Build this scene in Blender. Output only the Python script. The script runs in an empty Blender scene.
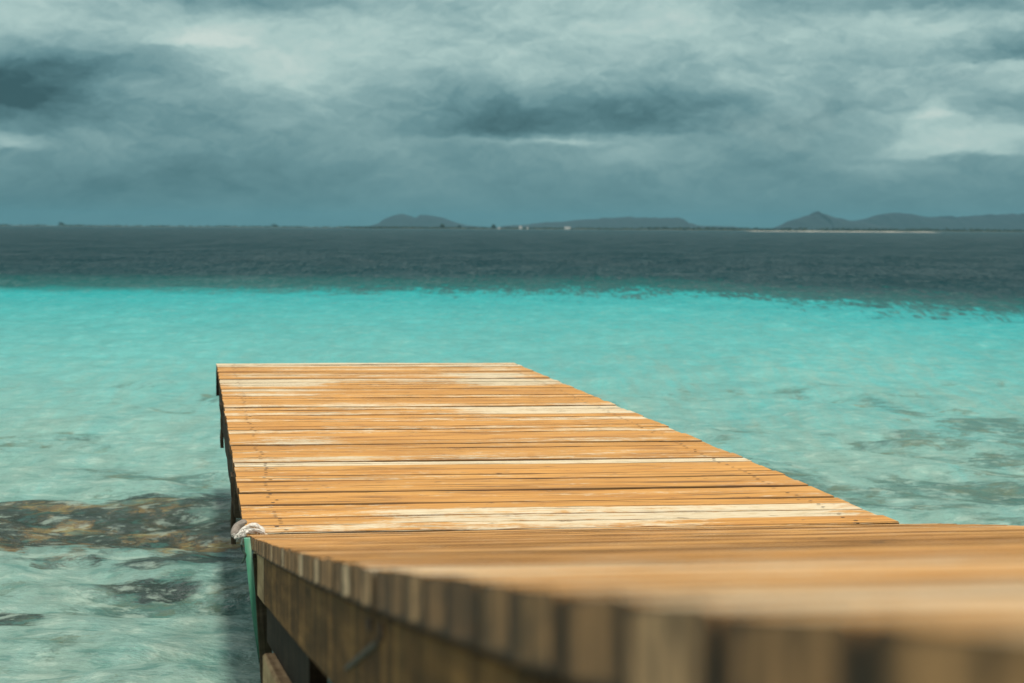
import bpy, bmesh, math, random
import numpy as np
from mathutils import Vector, Matrix, noise as mn

random.seed(7)
RNG = np.random.default_rng(11)
SC = bpy.context.scene
COL = SC.collection
rad = math.radians

# ------------------------------------------------------------------ camera
F_PX = 2000.0
PITCH = math.atan((341.5 - 228) / F_PX)
ROLL = math.atan(6 / 1024)
DECK = 0.95                      # deck height above the water
CAM_Z = DECK + 0.966
CAM = np.array([0, 0, CAM_Z])
cam_d = bpy.data.cameras.new("camera")
cam_d.sensor_width = 36
cam_d.lens = 36 * F_PX / 1024
cam_d.clip_start = 0.02
cam_d.clip_end = 40000
cam_d.dof.use_dof = True
cam_d.dof.focus_distance = 7.6
cam_d.dof.aperture_fstop = 6.3
cam_d.dof.aperture_blades = 9
cam = bpy.data.objects.new("camera", cam_d)
COL.objects.link(cam)
cam.matrix_world = (Matrix.Translation(CAM) @ Matrix.Rotation(math.pi / 2 - PITCH, 4, 'X')
                    @ Matrix.Rotation(ROLL, 4, 'Z'))
SC.camera = cam

_f = np.array([0, math.cos(PITCH), -math.sin(PITCH)])
_r0 = np.array([1.0, 0, 0])
_u0 = np.cross(_r0, _f)
_r = math.cos(ROLL) * _r0 + math.sin(ROLL) * _u0
_u = np.cross(_r, _f)


def ray(x, y):
    return _f + (x - 512) / F_PX * _r - (y - 341.5) / F_PX * _u


def on_z(x, y, z):
    d = ray(x, y)
    return CAM + d * ((z - CAM[2]) / d[2])


def on_plane(x, y, n, p0):
    d = ray(x, y)
    return CAM + d * (((p0 - CAM) @ n) / (d @ n))


# ------------------------------------------------------------------ helpers
def link(name, me, mats=(), parent=None):
    o = bpy.data.objects.new(name, me)
    COL.objects.link(o)
    for m in mats:
        me.materials.append(m)
    if parent:
        o.parent = parent
        o.matrix_parent_inverse = Matrix.Translation(parent.location).inverted()
    return o


def empty(name, loc):
    o = bpy.data.objects.new(name, None)
    COL.objects.link(o)
    o.location = loc
    return o


def tag(o, label=None, cat=None, group=None, kind=None):
    if label:
        o["label"] = label
    if cat:
        o["category"] = cat
    if group:
        o["group"] = group
    if kind:
        o["kind"] = kind
    return o


def smooth(o):
    for p in o.data.polygons:
        p.use_smooth = True


class MB:
    """collects vertices and faces with the point attributes grain (vector) and wear / tone (float)"""

    def __init__(s):
        s.v, s.f, s.m, s.g, s.w, s.t = [], [], [], [], [], []

    def vert(s, p, g=(0, 0, 0), w=0.0, t=0.5):
        s.v.append(tuple(float(c) for c in p))
        s.g.extend(float(c) for c in g)
        s.w.append(float(w))
        s.t.append(float(t))
        return len(s.v) - 1

    def face(s, idx, m=0):
        s.f.append(tuple(idx))
        s.m.append(m)

    def build(s, name, mats, parent=None, sm=False):
        me = bpy.data.meshes.new(name)
        me.from_pydata(s.v, [], s.f)
        me.polygons.foreach_set("material_index", s.m)
        a = me.attributes.new("grain", 'FLOAT_VECTOR', 'POINT')
        a.data.foreach_set("vector", s.g)
        a = me.attributes.new("wear", 'FLOAT', 'POINT')
        a.data.foreach_set("value", s.w)
        a = me.attributes.new("tone", 'FLOAT', 'POINT')
        a.data.foreach_set("value", s.t)
        bm = bmesh.new()
        bm.from_mesh(me)
        bmesh.ops.recalc_face_normals(bm, faces=bm.faces)
        bm.to_mesh(me)
        bm.free()
        me.update()
        o = link(name, me, mats if isinstance(mats, (list, tuple)) else [mats], parent)
        if sm:
            smooth(o)
        return o


_pid = [0]


def sweep(mb, stations, section, wear=None, tone=0.5, m_side=0, m_end=0, scale_g=1.0):
    """stations: list of (origin, right, up); section: list of (r, u, across-coordinate).  Closed prism."""
    _pid[0] += 1
    pid = _pid[0]
    rings = []
    acc = 0.0
    prev = None
    for k, (o, r, u) in enumerate(stations):
        o = np.asarray(o, float)
        if prev is not None:
            acc += float(np.linalg.norm(o - prev))
        prev = o
        w = wear(k) if wear else 0.0
        rings.append([mb.vert(o + r * a + u * b, (acc * scale_g, c, pid * 3.71), w, tone) for a, b, c in section])
    n = len(section)
    for k in range(len(rings) - 1):
        for i in range(n):
            j = (i + 1) % n
            mb.face((rings[k][i], rings[k][j], rings[k + 1][j], rings[k + 1][i]), m_side)
    for ring, (o, r, u) in ((rings[0], stations[0]), (rings[-1], stations[-1])):
        vs = [mb.vert(mb.v[q], (section[i][0] * 1.0, section[i][1] * 1.0, pid * 3.71), 0, tone) for i, q in enumerate(ring)]
        mb.face(vs, m_end)


def sec_rect(w, h, c=0.004):
    """rectangle w wide (right) and h deep (downwards from 0) with chamfered corners"""
    a = w / 2
    P = [(-a, -c), (-a + c, 0), (a - c, 0), (a, -c), (a, -h + c), (a - c, -h), (-a + c, -h), (-a, -h + c)]
    return [(x, y, x + 0.31 * y) for x, y in P]


def beam(mb, p0, p1, w, h, c=0.004, up=(0, 0, 1), seg=10, tone=0.5, wob=0.0015, **kw):
    p0, p1 = np.asarray(p0, float), np.asarray(p1, float)
    d = (p1 - p0) / np.linalg.norm(p1 - p0)
    r = np.cross(d, np.asarray(up, float))
    r /= np.linalg.norm(r)
    u = np.cross(r, d)
    st = []
    for k in range(seg + 1):
        q = p0 + (p1 - p0) * k / seg + r * RNG.normal(0, wob) + u * RNG.normal(0, wob)
        st.append((q, r, u))
    sweep(mb, st, sec_rect(w, h, c), tone=tone, **kw)


def tube(mb, pts, radii, n=10, tone=0.5, twist=0.0, lobes=0, lob=0.0):
    pts = [np.asarray(p, float) for p in pts]
    rings, acc = [], 0
    _pid[0] += 1
    for k, p in enumerate(pts):
        a = pts[max(k - 1, 0)]
        b = pts[min(k + 1, len(pts) - 1)]
        d = (b - a) / max(np.linalg.norm(b - a), 1e-9)
        ref = np.array([0, 0, 1.0]) if abs(d[2]) < 0.9 else np.array([1.0, 0, 0])
        r = np.cross(d, ref)
        r /= np.linalg.norm(r)
        u = np.cross(r, d)
        if k:
            acc += np.linalg.norm(p - pts[k - 1])
        R = radii[k] if hasattr(radii, '__len__') else radii
        ring = []
        for i in range(n):
            t = 2 * math.pi * i / n
            rr = R * (1 + lob * math.cos(lobes * (t) + twist * acc))
            ring.append(mb.vert(p + r * math.cos(t) * rr + u * math.sin(t) * rr, (acc, t * R, _pid[0] * 3.7), 0, tone))
        rings.append(ring)
    for k in range(len(rings) - 1):
        for i in range(n):
            j = (i + 1) % n
            mb.face((rings[k][i], rings[k][j], rings[k + 1][j], rings[k + 1][i]))
    mb.face(rings[0])
    mb.face(rings[-1])


def spline(pts, n):
    """Catmull-Rom through pts"""
    P = [np.asarray(p, float) for p in pts]
    P = [2 * P[0] - P[1]] + P + [2 * P[-1] - P[-2]]
    out = []
    m = len(P) - 3
    for k in range(n + 1):
        t = k / n * m
        i = min(int(t), m - 1)
        t -= i
        a, b, c, d = P[i:i + 4]
        out.append(0.5 * ((2 * b) + (c - a) * t + (2 * a - 5 * b + 4 * c - d) * t * t + (3 * b - a - 3 * c + d) * t ** 3))
    return out


# ------------------------------------------------------------------ node helpers
class NT:
    def __init__(s, tree):
        s.t = tree
        s.n = tree.nodes
        s.l = tree.links

    def node(s, typ, **kw):
        n = s.n.new(typ)
        for k, v in kw.items():
            setattr(n, k, v)
        return n

    def put(s, sock, v):
        if v is None:
            return
        if hasattr(v, 'is_linked') or hasattr(v, 'links'):
            s.l.new(v, sock)
        else:
            sock.default_value = v

    def math(s, op, a, b=None, c=None, clamp=False):
        n = s.node('ShaderNodeMath', operation=op, use_clamp=clamp)
        s.put(n.inputs[0], a)
        s.put(n.inputs[1], b)
        if c is not None:
            s.put(n.inputs[2], c)
        return n.outputs[0]

    def add(s, a, b):
        return s.math('ADD', a, b)

    def mul(s, a, b):
        return s.math('MULTIPLY', a, b)

    def vmul(s, v, k):
        n = s.node('ShaderNodeVectorMath', operation='MULTIPLY')
        s.put(n.inputs[0], v)
        s.put(n.inputs[1], k)
        return n.outputs[0]

    def vadd(s, v, k):
        n = s.node('ShaderNodeVectorMath', operation='ADD')
        s.put(n.inputs[0], v)
        s.put(n.inputs[1], k)
        return n.outputs[0]

    def noise(s, v, scale=1.0, detail=3.0, rough=0.5, dist=0.0, out=0):
        n = s.node('ShaderNodeTexNoise')
        s.put(n.inputs['Vector'], v)
        n.inputs['Scale'].default_value = scale
        n.inputs['Detail'].default_value = detail
        n.inputs['Roughness'].default_value = rough
        n.inputs['Distortion'].default_value = dist
        return n.outputs[out]

    def ramp(s, fac, stops, interp='LINEAR'):
        n = s.node('ShaderNodeValToRGB')
        s.put(n.inputs[0], fac)
        cr = n.color_ramp
        cr.interpolation = interp
        while len(cr.elements) < len(stops):
            cr.elements.new(0.5)
        while len(cr.elements) > len(stops):
            cr.elements.remove(cr.elements[-1])
        for e, (p, c) in zip(cr.elements, stops):
            e.position = p
            e.color = (c[0], c[1], c[2], 1) if hasattr(c, '__len__') else (c, c, c, 1)
        return n.outputs[0]

    def step(s, x, a, b, lo=0.0, hi=1.0):
        n = s.node('ShaderNodeMapRange', interpolation_type='SMOOTHSTEP')
        s.put(n.inputs[0], x)
        s.put(n.inputs[1], a)
        s.put(n.inputs[2], b)
        s.put(n.inputs[3], lo)
        s.put(n.inputs[4], hi)
        return n.outputs[0]

    def lin(s, x, a, b, lo=0.0, hi=1.0):
        n = s.node('ShaderNodeMapRange')
        s.put(n.inputs[0], x)
        s.put(n.inputs[1], a)
        s.put(n.inputs[2], b)
        s.put(n.inputs[3], lo)
        s.put(n.inputs[4], hi)
        return n.outputs[0]

    def mix(s, fac, a, b, mode='MIX'):
        n = s.node('ShaderNodeMix', data_type='RGBA', blend_type=mode)
        s.put(n.inputs[0], fac)
        for q, v in ((6, a), (7, b)):
            if isinstance(v, (tuple, list)):
                v = (*v[:3], 1)
            s.put(n.inputs[q], v)
        return n.outputs[2]

    def attr(s, name, out):
        return s.node('ShaderNodeAttribute', attribute_name=name).outputs[out]

    def sep(s, v):
        n = s.node('ShaderNodeSeparateXYZ')
        s.put(n.inputs[0], v)
        return n.outputs

    def comb(s, x, y, z):
        n = s.node('ShaderNodeCombineXYZ')
        for q, v in enumerate((x, y, z)):
            s.put(n.inputs[q], v)
        return n.outputs[0]

    def bump(s, h, strength, dist, normal=None):
        n = s.node('ShaderNodeBump')
        n.inputs['Strength'].default_value = strength
        n.inputs['Distance'].default_value = dist
        s.put(n.inputs['Height'], h)
        if normal is not None:
            s.put(n.inputs['Normal'], normal)
        return n.outputs[0]


def material(name):
    m = bpy.data.materials.new(name)
    m.use_nodes = True
    t = NT(m.node_tree)
    p = t.n['Principled BSDF']
    return m, t, p


def lin(r, g, b):
    return tuple(((c / 255 + 0.055) / 1.055) ** 2.4 if c > 10 else c / 255 / 12.92 for c in (r, g, b))


# ------------------------------------------------------------------ wood
def wood_deck():
    m, t, p = material("stained_decking_wood")
    g = t.attr("grain", 'Vector')
    wear = t.attr("wear", 'Fac')
    tone = t.attr("tone", 'Fac')
    fine = t.noise(t.vmul(g, (2.6, 30, 1)), 1, 6, 0.72)
    fine2 = t.noise(t.vmul(g, (16, 80, 1)), 1, 4, 0.65)
    broad = t.noise(t.vmul(g, (1.2, 7, 1)), 1, 4, 0.6, 0.4)
    col = t.ramp(fine, [(0.27, (.24, .09, .015)), (0.42, (.45, .203, .038)), (0.56, (.585, .29, .065)), (0.72, (.70, .42, .13))])
    col = t.mix(t.mul(t.step(broad, .38, .68), .6), col, (.66, .36, .10))
    # worn-through pale wood
    n1 = t.noise(t.vmul(g, (3.6, 15, 1)), 1, 7, 0.72, 0.3)
    n2 = t.noise(t.vmul(g, (16, 50, 1)), 1, 4, 0.65)
    n3 = t.noise(t.vmul(g, (45, 60, 1)), 1, 4, 0.7)
    w = t.add(t.add(t.mul(n1, .85), t.add(t.mul(n2, .46), t.mul(n3, .26))), t.add(wear, t.mul(broad, .16)))
    wm = t.mul(t.step(w, .95, 1.14), .92)
    pale = t.ramp(fine2, [(0.3, (.54, .43, .24)), (0.5, (.70, .62, .43)), (0.75, (.78, .73, .58))])
    col = t.mix(wm, col, pale)
    # dark hairline checks and dirt
    ck = t.noise(t.vmul(g, (1.5, 48, 1)), 1, 3, 0.55)
    ckm = t.mul(t.step(ck, .60, .67), .8)
    col = t.mix(ckm, col, (.075, .038, .014))
    dk = t.noise(t.vmul(g, (9, 28, 1)), 1, 5, 0.7, .6)
    col = t.mix(t.mul(t.step(dk, .60, .68), .8), col, (.11, .058, .025))
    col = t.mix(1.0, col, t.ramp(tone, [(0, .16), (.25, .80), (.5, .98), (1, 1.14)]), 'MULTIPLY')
    t.put(p.inputs['Base Color'], col)
    t.put(p.inputs['Roughness'], t.lin(fine, .3, .7, .5, .72))
    p.inputs['Specular IOR Level'].default_value = .28
    h = t.add(t.mul(fine, .5), t.add(t.mul(fine2, .25), t.mul(ckm, -.9)))
    t.put(p.inputs['Normal'], t.bump(h, .55, .004))
    return m


def wood_end():
    m, t, p = material("sawn_plank_end_wood")
    g = t.attr("grain", 'Vector')
    tone = t.attr("tone", 'Fac')
    n = t.noise(t.vmul(g, (70, 45, 1)), 1, 5, .65)
    n2 = t.noise(t.vmul(g, (46, 5, 1)), 1, 4, .65)
    c = t.ramp(tone, [(0, (.035, .022, .014)), (.3, (.25, .125, .058)), (.6, (.60, .31, .135)), (1, (1.0, .68, .42))])
    c = t.mix(t.step(n, .4, .75), c, (.06, .045, .03))
    c = t.mix(t.mul(t.step(n2, .44, .62), .75), c, (.075, .048, .026))
    t.put(p.inputs['Base Color'], c)
    p.inputs['Roughness'].default_value = .85
    p.inputs['Specular IOR Level'].default_value = .2
    t.put(p.inputs['Normal'], t.bump(n, .6, .003))
    return m


def wood_beam(name, dark, mid, light, streak, green=0.0):
    m, t, p = material(name)
    g = t.attr("grain", 'Vector')
    pos = t.node('ShaderNodeNewGeometry').outputs['Position']
    tone = t.attr("tone", 'Fac')
    fine = t.noise(t.vmul(g, (3, 80, 1)), 1, 5, .65)
    drip = t.noise(t.vmul(g, (16, 2.4, 1)), 1, 6, .7, .4)          # rain drips crossing the grain
    blot = t.noise(t.vmul(pos, (5, 5, 9)), 1, 5, .65)
    c = t.ramp(fine, [(.25, dark), (.52, mid), (.8, light)])
    c = t.mix(t.mul(t.step(drip, .42, .62), streak), c, dark)
    c = t.mix(t.mul(t.step(drip, .52, .36), streak * .6), c, light)
    c = t.mix(t.mul(t.step(blot, .55, .75), .6), c, dark)
    if green:
        gm = t.noise(t.vmul(pos, (9, 9, 5)), 1, 4, .6)
        c = t.mix(t.mul(t.step(gm, .48, .7), green), c, (.06, .075, .025))
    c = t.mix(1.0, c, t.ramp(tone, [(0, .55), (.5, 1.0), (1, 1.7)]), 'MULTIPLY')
    t.put(p.inputs['Base Color'], c)
    p.inputs['Roughness'].default_value = .85
    p.inputs['Specular IOR Level'].default_value = .08
    t.put(p.inputs['Normal'], t.bump(t.add(t.mul(fine, .6), t.mul(blot, .4)), .7, .006))
    return m


M_DECK = wood_deck()
M_END = wood_end()
M_FASCIA = wood_beam("weathered_brown_timber", (.035, .018, .008), (.155, .078, .026), (.36, .185, .062), .65, .12)
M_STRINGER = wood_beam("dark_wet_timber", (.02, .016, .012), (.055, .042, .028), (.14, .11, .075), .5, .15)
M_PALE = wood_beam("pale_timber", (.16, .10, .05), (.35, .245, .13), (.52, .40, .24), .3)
M_SHADE = wood_beam("shade_dark_timber", (.012, .008, .005), (.03, .019, .011), (.06, .04, .024), .5)  # near-black colour standing in for the shade under the ramp
M_GREYT = wood_beam("grey_brown_timber", (.06, .048, .035), (.17, .13, .09), (.36, .30, .2), .35, .2)


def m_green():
    m, t, p = material("green_tinted_timber")  # beam side's green put into the colour, with pale flecks
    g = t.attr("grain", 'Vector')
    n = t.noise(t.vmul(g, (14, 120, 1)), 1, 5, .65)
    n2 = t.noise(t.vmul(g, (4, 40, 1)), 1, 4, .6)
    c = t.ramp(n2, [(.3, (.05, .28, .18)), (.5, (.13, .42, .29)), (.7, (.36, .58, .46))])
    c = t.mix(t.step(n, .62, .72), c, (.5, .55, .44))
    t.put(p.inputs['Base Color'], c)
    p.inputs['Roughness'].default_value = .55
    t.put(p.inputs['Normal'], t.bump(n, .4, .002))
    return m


def m_rope(name, a, b):
    m, t, p = material(name)
    g = t.attr("grain", 'Vector')
    s = t.sep(g)
    v = t.comb(t.add(t.mul(s[0], 110), t.mul(s[1], 160)), t.mul(s[1], 20), s[2])
    n = t.noise(v, 1, 3, .6)
    pos = t.node('ShaderNodeNewGeometry').outputs['Position']
    n2 = t.noise(pos, 60, 4, .65)
    c = t.ramp(n2, [(.3, a), (.62, b)])
    c = t.mix(t.step(n, .5, .3), c, tuple(x * .5 for x in a))
    t.put(p.inputs['Base Color'], c)
    p.inputs['Roughness'].default_value = .9
    t.put(p.inputs['Normal'], t.bump(n, .8, .004))
    return m


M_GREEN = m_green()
M_ROPE = m_rope("bleached_rope_fibre", (.42, .40, .36), (.74, .74, .70))
M_ROPEG = m_rope("grey_rope_fibre", (.17, .15, .13), (.33, .295, .265))
M_LINE = m_rope("dark_green_cord", (.02, .05, .04), (.07, .12, .09))
M_IRON, _t, _p = material("rusty_dark_iron")
_pos = _t.node('ShaderNodeNewGeometry').outputs['Position']
_t.put(_p.inputs['Base Color'], _t.ramp(_t.noise(_pos, 90, 4, .6), [(.35, (.03, .022, .018)), (.7, (.10, .055, .03))]))
_p.inputs['Roughness'].default_value = .7

# ------------------------------------------------------------------ pier frame
A, B, CC, DD = [on_z(*p, DECK) for p in [(218, 365), (515, 364), (900, 523), (246, 534)]]   # far left, far right, near right, near left
AX = (A - DD) / np.linalg.norm(A - DD)        # along the pier, away from the shore
LAT = np.array([AX[1], -AX[0], 0])            # to the right across it
UP = np.array([0, 0, 1.0])
LEN = float(np.linalg.norm(A - DD))
A2, B2 = on_z(216.6, 363.8, DECK), on_z(514.5, 363, DECK)      # far corners of the boards, just past the frame


def P(s, lat, z):
    """point at s along the pier's left edge, lat to its right, z above the deck plane"""
    q = DD + AX * s + LAT * lat
    return np.array([q[0], q[1], DECK + z])


def deck_param(x, y):
    q = on_z(x, y, DECK)
    lo, hi = -1.0, 1.5
    for _ in range(50):
        v = (lo + hi) / 2
        L, R = DD + (A - DD) * v, CC + (B - CC) * v
        d = R - L
        side = d[0] * (q[1] - L[1]) - d[1] * (q[0] - L[0])
        if side > 0:
            lo = v
        else:
            hi = v
    return lo


pier = tag(empty("pier", tuple(P(LEN / 2, 1.05, -DECK))),
           "weathered orange plank pier reaching out over turquoise water", "pier")


def plank(mb, L, R, v0, v1, wear, tone, th, dz=0.0, seg=28, wob=.0012, end_tone=.3, ends=(0, 0), ch=.004):
    """one board between the two edge curves L(v) and R(v) from parameter v0 to v1"""
    _pid[0] += 1
    pid = _pid[0]
    ring = []
    ph = RNG.uniform(0, 50)
    for k in range(seg + 1):
        t = k / seg
        a0, a1 = L(v0), R(v0)
        b0, b1 = L(v1), R(v1)
        span = np.linalg.norm(a1 - a0)
        tt = -ends[0] / span + t * (1 + (ends[0] + ends[1]) / span)
        near = a0 + (a1 - a0) * tt
        far = b0 + (b1 - b0) * tt
        d = (far - near)
        wd = np.linalg.norm(d)
        d = d / wd
        w1, w2 = RNG.normal(0, wob), RNG.normal(0, wob)
        z = dz + .0012 * math.sin(ph + t * 7)
        cup = RNG.normal(0, .0004)
        x = t * span
        wv = wear(t) if callable(wear) else wear
        e1, e2 = .0065 + RNG.uniform(0, .003), .0065 + RNG.uniform(0, .003)
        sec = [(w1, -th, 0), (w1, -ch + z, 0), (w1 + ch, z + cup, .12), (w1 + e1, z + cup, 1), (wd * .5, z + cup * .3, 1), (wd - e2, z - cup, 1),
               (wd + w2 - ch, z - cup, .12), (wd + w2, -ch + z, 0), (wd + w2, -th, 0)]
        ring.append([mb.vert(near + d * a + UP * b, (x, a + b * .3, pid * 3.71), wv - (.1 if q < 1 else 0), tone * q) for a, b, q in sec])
    n = 9
    for k in range(seg):
        for i in range(n):
            j = (i + 1) % n
            mb.face((ring[k][i], ring[k][j], ring[k + 1][j], ring[k + 1][i]), 0)
    for q in (ring[0], ring[-1]):
        vs = [mb.vert(mb.v[i], (mb.v[i][1], mb.v[i][2], pid * 3.71), 0, 0) for i in q]
        cen = np.mean([mb.v[i] for i in q], axis=0)
        prev_ = vs
        for kx, kz, tn_ in ((.80, .93, .03), (.66, .86, end_tone)):
            iv = []
            for i in q:
                p_ = np.array(mb.v[i])
                p_ = cen + (p_ - cen) * np.array([kx, kx, kz])
                iv.append(mb.vert(p_, (p_[1], p_[2], pid * 3.71), 0, tn_))
            for a in range(n):
                b = (a + 1) % n
                mb.face((prev_[a], prev_[b], iv[b], iv[a]), 1)
            prev_ = iv
        mb.face(iv, 1)


# ---- decking of the far, level part
Lf = lambda v: DD + (A2 - DD) * v
Rf = lambda v: CC + (B2 - CC) * v
strong = [(560, y) for y in (528, 520.3, 506.6, 495.3, 489.2, 478.4, 473.9, 464, 460.2, 451, 443.2, 435.3)] + \
         [(470, y) for y in (429.4, 421.5, 409.7, 402.7, 396, 389, 377.6)]
gaps = {528: .016, 460.2: .014, 489.2: .018, 402.7: .022, 506.6: .005, 520.3: .006, 473.9: .006, 377.6: .016, 429.4: .012, 435.3: .010, 443.2: .008, 451: .008, 495.3: .010}
lines = [0.0] + sorted(deck_param(*q) for q in strong)
gp = [.004] + [gaps.get(y, .004) for x, y in strong]
edges = []
for i, v in enumerate(lines):
    edges.append((v, gp[i] if i < len(gp) else .004))
    nxt = lines[i + 1] if i + 1 < len(lines) else 1.0
    d = (nxt - v) * LEN
    k = max(1, round(d / .152)) if d > .2 else 1
    for j in range(1, k):
        edges.append((v + (nxt - v) * j / k, random.choice((.002, .003, .004, .006))))
edges.append((1.0, 0))


def band(y0, y1, t0, t1, amt):
    va, vb = deck_param(512, y1), deck_param(512, y0)
    return (va, vb, t0, t1, amt)


bands = [band(460.5, 464.6, -.1, 1.1, .33), band(507, 521, .14, 1.05, .24), band(521, 528, -.1, .78, .22),
         band(408, 413.5, .55, 1.1, .25), band(375, 386, .68, .98, .24), band(366, 372, .8, 1.0, .15), band(363, 367, -.1, 1.1, .2),
         band(384, 396, -.05, .32, .16), band(436, 442, -.02, .3, .2), band(402.7, 408, .2, .7, .08),
         band(372, 384, .0, .35, .10), band(418, 423, .85, 1.0, .2), band(497, 507, .1, .3, .10)]


def wear_fn(vm, base):
    ph = random.uniform(0, 10)

    def fn(t):
        w = base + .05 * math.sin(ph + t * 5)
        for va, vb, t0, t1, amt in bands:
            if va - .004 <= vm <= vb + .004:
                w += amt * max(0, min(1, (t - t0) / .12)) * max(0, min(1, (t1 - t) / .12))
        return w
    return fn


mb = MB()
for (v0, g0), (v1, g1) in zip(edges[:-1], edges[1:]):
    a, b = v0 + g0 / 2 / LEN, v1 - g1 / 2 / LEN
    far_w = .06 if v0 > .75 else 0
    plank(mb, Lf, Rf, a, b, wear_fn((a + b) / 2, random.choice((-.04, .0, .02, .05, .09, .15)) + far_w), random.uniform(.38, .72), .038,
          random.uniform(-.003, .003), ends=(random.uniform(-.003, .003), random.uniform(-.008, .008)),
          end_tone=random.uniform(.1, .5))
# nails: two rows of two per board near either side
nails = []
for (v0, g0), (v1, g1) in zip(edges[:-1], edges[1:]):
    for lat in (.115, 2.0):
        for fr in (.28, .72):
            if random.random() < .93:
                nails.append((v0 + (v1 - v0) * fr, lat + random.uniform(-.014, .014)))
for v, lat in nails:
    L, R = Lf(v), Rf(v)
    d = (R - L) / np.linalg.norm(R - L)
    c = L + d * lat + UP * .0006
    q = [mb.vert(c + d * math.cos(a) * .0075 * random.uniform(.8, 1.3) + AX * math.sin(a) * .0065 + UP * .0015) for a in np.linspace(0, 2 * math.pi, 8, endpoint=False)]
    mb.face(q, 2)
mb.build("decking", [M_DECK, M_END, M_IRON], pier)

# ---- structure below
def rail(name, s0, s1, lat, ztop, w, h, mat, parent, tone=.5, rise=None, seg=16):
    m_ = MB()
    if rise is None:
        beam(m_, P(s0, lat, ztop), P(s1, lat, ztop), w, h, .006, seg=seg, tone=tone)
    else:
        n = max(2, int(abs(s1 - s0) / .25))
        st = []
        for k in range(n + 1):
            s = s0 + (s1 - s0) * k / n
            st.append((P(s, lat, rise(s) + ztop), LAT, UP))
        sweep(m_, st, sec_rect(w, h, .006), tone=tone)
    return m_.build(name, mat, parent)


for lat in (.023, 1.05, 2.05):
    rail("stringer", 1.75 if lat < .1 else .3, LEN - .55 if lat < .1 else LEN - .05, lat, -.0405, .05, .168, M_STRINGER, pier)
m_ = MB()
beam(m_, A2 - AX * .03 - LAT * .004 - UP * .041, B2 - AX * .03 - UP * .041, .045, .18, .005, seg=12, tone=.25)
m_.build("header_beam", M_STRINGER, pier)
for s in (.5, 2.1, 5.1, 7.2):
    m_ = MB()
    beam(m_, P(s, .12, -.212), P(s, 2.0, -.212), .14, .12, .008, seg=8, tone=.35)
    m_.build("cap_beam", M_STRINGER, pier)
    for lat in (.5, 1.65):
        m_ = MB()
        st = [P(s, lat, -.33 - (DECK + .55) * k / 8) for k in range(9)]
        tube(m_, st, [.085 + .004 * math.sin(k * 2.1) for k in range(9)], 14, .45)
        m_.build("pile", M_STRINGER, pier, True)

for s, z1 in ((5.35, -.30), (2.02, -.33)):
    m_ = MB()
    beam(m_, P(s, -.006, -.05), P(s + .01, -.003, z1), .02, .12, .004, up=AX, seg=5, tone=.45)
    m_.build("side_post", M_STRINGER, pier)

# ------------------------------------------------------------------ ramp (near part)
prof = [(0.6, -.088), (0, 0.0), (-1.3, .183), (-2.05, .291), (-3.37, .486), (-4.03, .586), (-4.42, .645), (-4.91, .7215), (-5.355, .792),
        (-5.62, .836), (-5.85, .8745), (-5.95, .8915), (-6.3, .944), (-8.6, 1.27)]
prof.sort()
PS, PZ = [a for a, b in prof], [b for a, b in prof]


def rise(s):
    return float(np.interp(s, PS, PZ))


ramp = tag(empty("ramp", tuple(P(-3.5, 1.05, -DECK))),
           "sloping plank ramp in the foreground climbing from the pier towards the viewer", "ramp")
WR = float(np.linalg.norm(CC - DD))
skew = float((CC - DD) @ AX) / WR
Lr = lambda s: P(s, 0, rise(s))
Rr = lambda s: P(s + skew * WR, WR, rise(s))
mb = MB()
s = -.004
k = 0
pitch_list = []
tones = [.45, .7, .5, .6, .4, .75, .5, .8, .45, .6, .5, .65, .7, .4, .55, .6, .8, .45, .6, .55, .95, .5, .6, .55, .6, .98, .45, .5, .9, .5, .6, .4, .95, .5, .7, .35, .45, .65, .4, .3, .5, .55]
while s > -8.4:
    w = random.uniform(.118, .137)
    g = random.choice((.002, .003, .004))
    tn = tones[k % len(tones)]
    plank(mb, Lr, Rr, s - w, s, (lambda t, b=random.uniform(-.04, .10) + float(np.interp(-s, [3, 5.3], [.02, .15])) + random.uniform(-.05, .05): b), random.uniform(.35, .8), .038, random.uniform(-.0018, .0018) if s > -4 else random.uniform(-.0006, .0006),
          seg=20, ends=(random.uniform(-.0012, .0012), random.uniform(-.01, .01)), end_tone=tn, ch=.005)
    s -= w + g
    k += 1
mb.build("decking", [M_DECK, M_END], ramp)
for lat in (.034, 1.05, 2.06):
    rail("side_beam" if lat != 1.05 else "centre_beam", -1.3 if lat < .1 else -.1, -8.4, lat, -.041, .045, .122, M_FASCIA, ramp, rise=rise)
rail("cleat", -.35, -1.29, .036, -.041, .045, .128, M_PALE, ramp, rise=rise, tone=.5)
rail("lower_beam", -1.5, -6.2, .045, -.272, .085, .16, M_PALE, ramp, rise=rise, tone=.55)
rail("shade_beam", -.2, -7.5, .30, -.166, .05, .2, M_STRINGER, ramp, rise=rise, tone=.15)  # beam added to darken what shows under the ramp
rail("shade_board", -1.0, -3.0, .045, -.166, .03, .115, M_SHADE, ramp, rise=rise, tone=.3)  # dark board added to fill the shaded gap below the side beam
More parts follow.
